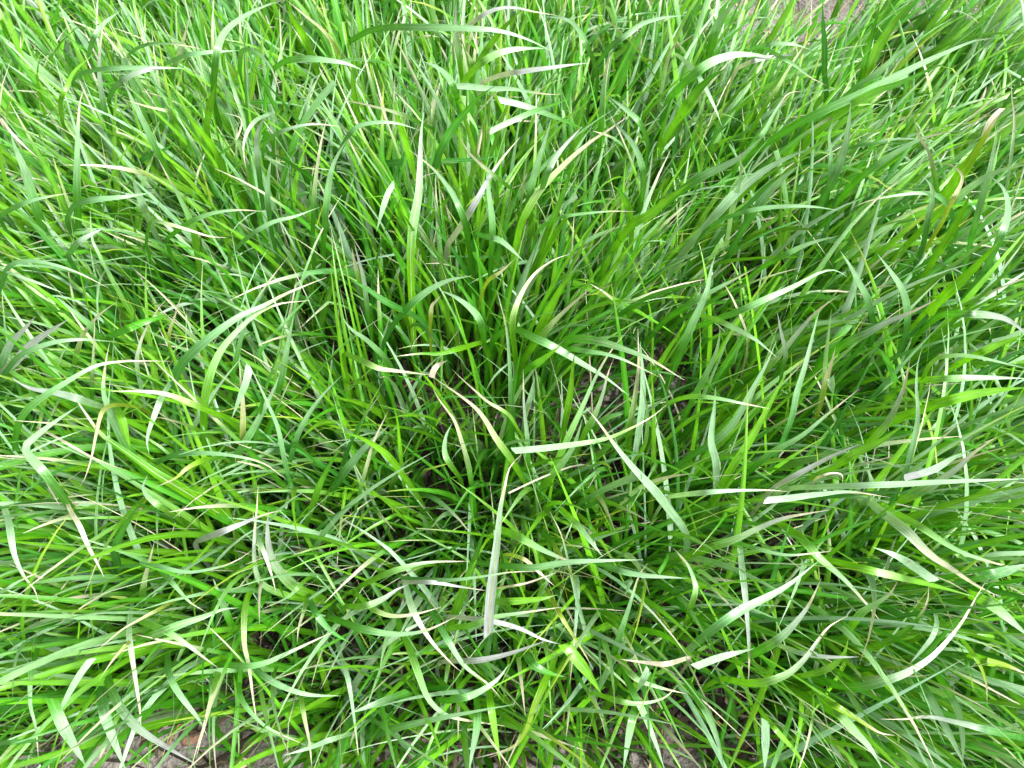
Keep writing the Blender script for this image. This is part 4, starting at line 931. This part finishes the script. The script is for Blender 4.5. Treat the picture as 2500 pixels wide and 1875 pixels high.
def thatch(n, seed):
    """dead leaves matted between the tufts, coloured dark to deepen the shade in gaps"""
    g = np.random.default_rng(seed)
    c = scatter(n, seed, None)
    a, L = g.uniform(0, 6.28, n), g.uniform(0.03, 0.10, n)
    t = np.linspace(-0.5, 0.5, 6)
    bend = g.normal(0, 0.5, n)[:, None] * t[None] ** 2
    cx = c[:, :1] + L[:, None] * (t[None] * np.cos(a)[:, None] - bend * np.sin(a)[:, None])
    cy = c[:, 1:] + L[:, None] * (t[None] * np.sin(a)[:, None] + bend * np.cos(a)[:, None])
    cz = soil_height(cx, cy) + 0.003 + (g.random(n) ** 2 * 0.022)[:, None] + 0.004 * np.sin(t[None] * 7 + a[:, None])
    C = np.stack([cx, cy, cz], -1)
    sd = np.stack([-np.sin(a), np.cos(a), g.normal(0, 0.35, n)], -1)[:, None]
    w = g.uniform(0.002, 0.0058, n)[:, None] * np.array([0.7, 1, 1, 0.9, 0.6, 0.1])[None]
    rows = np.stack([C - sd * (w / 2)[..., None], C + np.array([0, 0, 1.0]) * (w * 0.2)[..., None], C + sd * (w / 2)[..., None]], 2)
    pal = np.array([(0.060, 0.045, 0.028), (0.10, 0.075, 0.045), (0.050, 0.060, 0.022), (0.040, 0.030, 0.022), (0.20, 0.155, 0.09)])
    tint = np.repeat(pal[g.choice(5, n, p=[.3, .22, .2, .2, .08])] * g.uniform(0.4, 0.85, n)[:, None], 18, 0)  # leaf browns taken darker, painting shade into the gaps
    uv = np.stack([np.tile([0, 0.5, 1.0], n * 6), np.repeat(np.tile(t * 3, n) + np.repeat(g.uniform(0, 30, n), 6), 3)], -1)
    q = ((np.arange(n) * 18)[:, None, None] + strip_quads(6)[None]).reshape(-1, 4)
    o = link("gap_shade_thatch", mesh_from("gap_shade_thatch", rows.reshape(-1, 3), q, uv, tint, np.ones(n * 18)), LITTER)
    o["kind"], o["label"], o["category"] = "stuff", "dead leaves matted between the grass tufts, darkened for the shade in the gaps", "thatch"
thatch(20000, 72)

# ------------------------------------------------------------------ small broad-leaved seedlings
def seedling(px, py, z, size, n, seed, label):
    g = np.random.default_rng(seed)
    p = at_height(np.array([px]), np.array([py]), np.array([z]))[0]
    base = np.array([p[0], p[1], float(soil_height(p[:1], p[1:2])[0])])
    root = bpy.data.objects.new("weed_seedling", None)
    scn.collection.objects.link(root)
    root.location = base
    root["label"], root["category"], root["group"] = label, "weed", "small broad-leaved weeds"
    hgt = z - base[2]
    t = np.linspace(0, 1, 6)
    C = np.stack([0.004 * np.sin(t * 3), 0 * t, hgt * t], -1)
    sd = np.tile([1.0, 0, 0], (6, 1)); nr = np.tile([0, 1.0, 0], (6, 1))
    link("stem", mesh_from("stem", ribbon(C, sd, nr, np.full(6, 0.0022), 0.45).reshape(-1, 3), strip_quads(6),
         np.zeros((18, 2)), np.tile(COL['l'], (18, 1)), np.zeros(18)), LEAF, root)
    for k in range(n):
        a = k * 2.4 + g.uniform(-0.3, 0.3)
        L = size * g.uniform(0.7, 1.1)
        s = np.linspace(0, 1, 7)
        lift = g.uniform(0.1, 0.7)
        c = np.stack([np.cos(a) * L * s, np.sin(a) * L * s, hgt - 0.012 * (k % 3) + lift * L * s - 0.5 * L * s * s], -1)
        side = np.tile([-math.sin(a), math.cos(a), 0.15], (7, 1))
        w = L * 0.62 * np.array([0.12, 0.25, 0.75, 1.0, 0.92, 0.6, 0.12])
        link("leaf", mesh_from("leaf", ribbon(c, side, np.tile([0, 0, 1.0], (7, 1)), w, 0.12).reshape(-1, 3), strip_quads(7),
             np.stack([np.tile([0, .5, 1.], 7), np.repeat(s * 2, 3)], -1), np.tile(COL['l'] * g.uniform(0.8, 1.1), (21, 1)), np.zeros(21)), LEAF, root)
seedling(2338, 1362, 0.165, 0.016, 9, 81, "small round-leaved lime green weed among grass at lower right")
seedling(2285, 1392, 0.150, 0.011, 6, 82, "tiny weed with round leaves just left of the larger lime weed")
seedling(1118, 712, 0.10, 0.012, 6, 83, "tiny pale green weed in the shade near the centre")
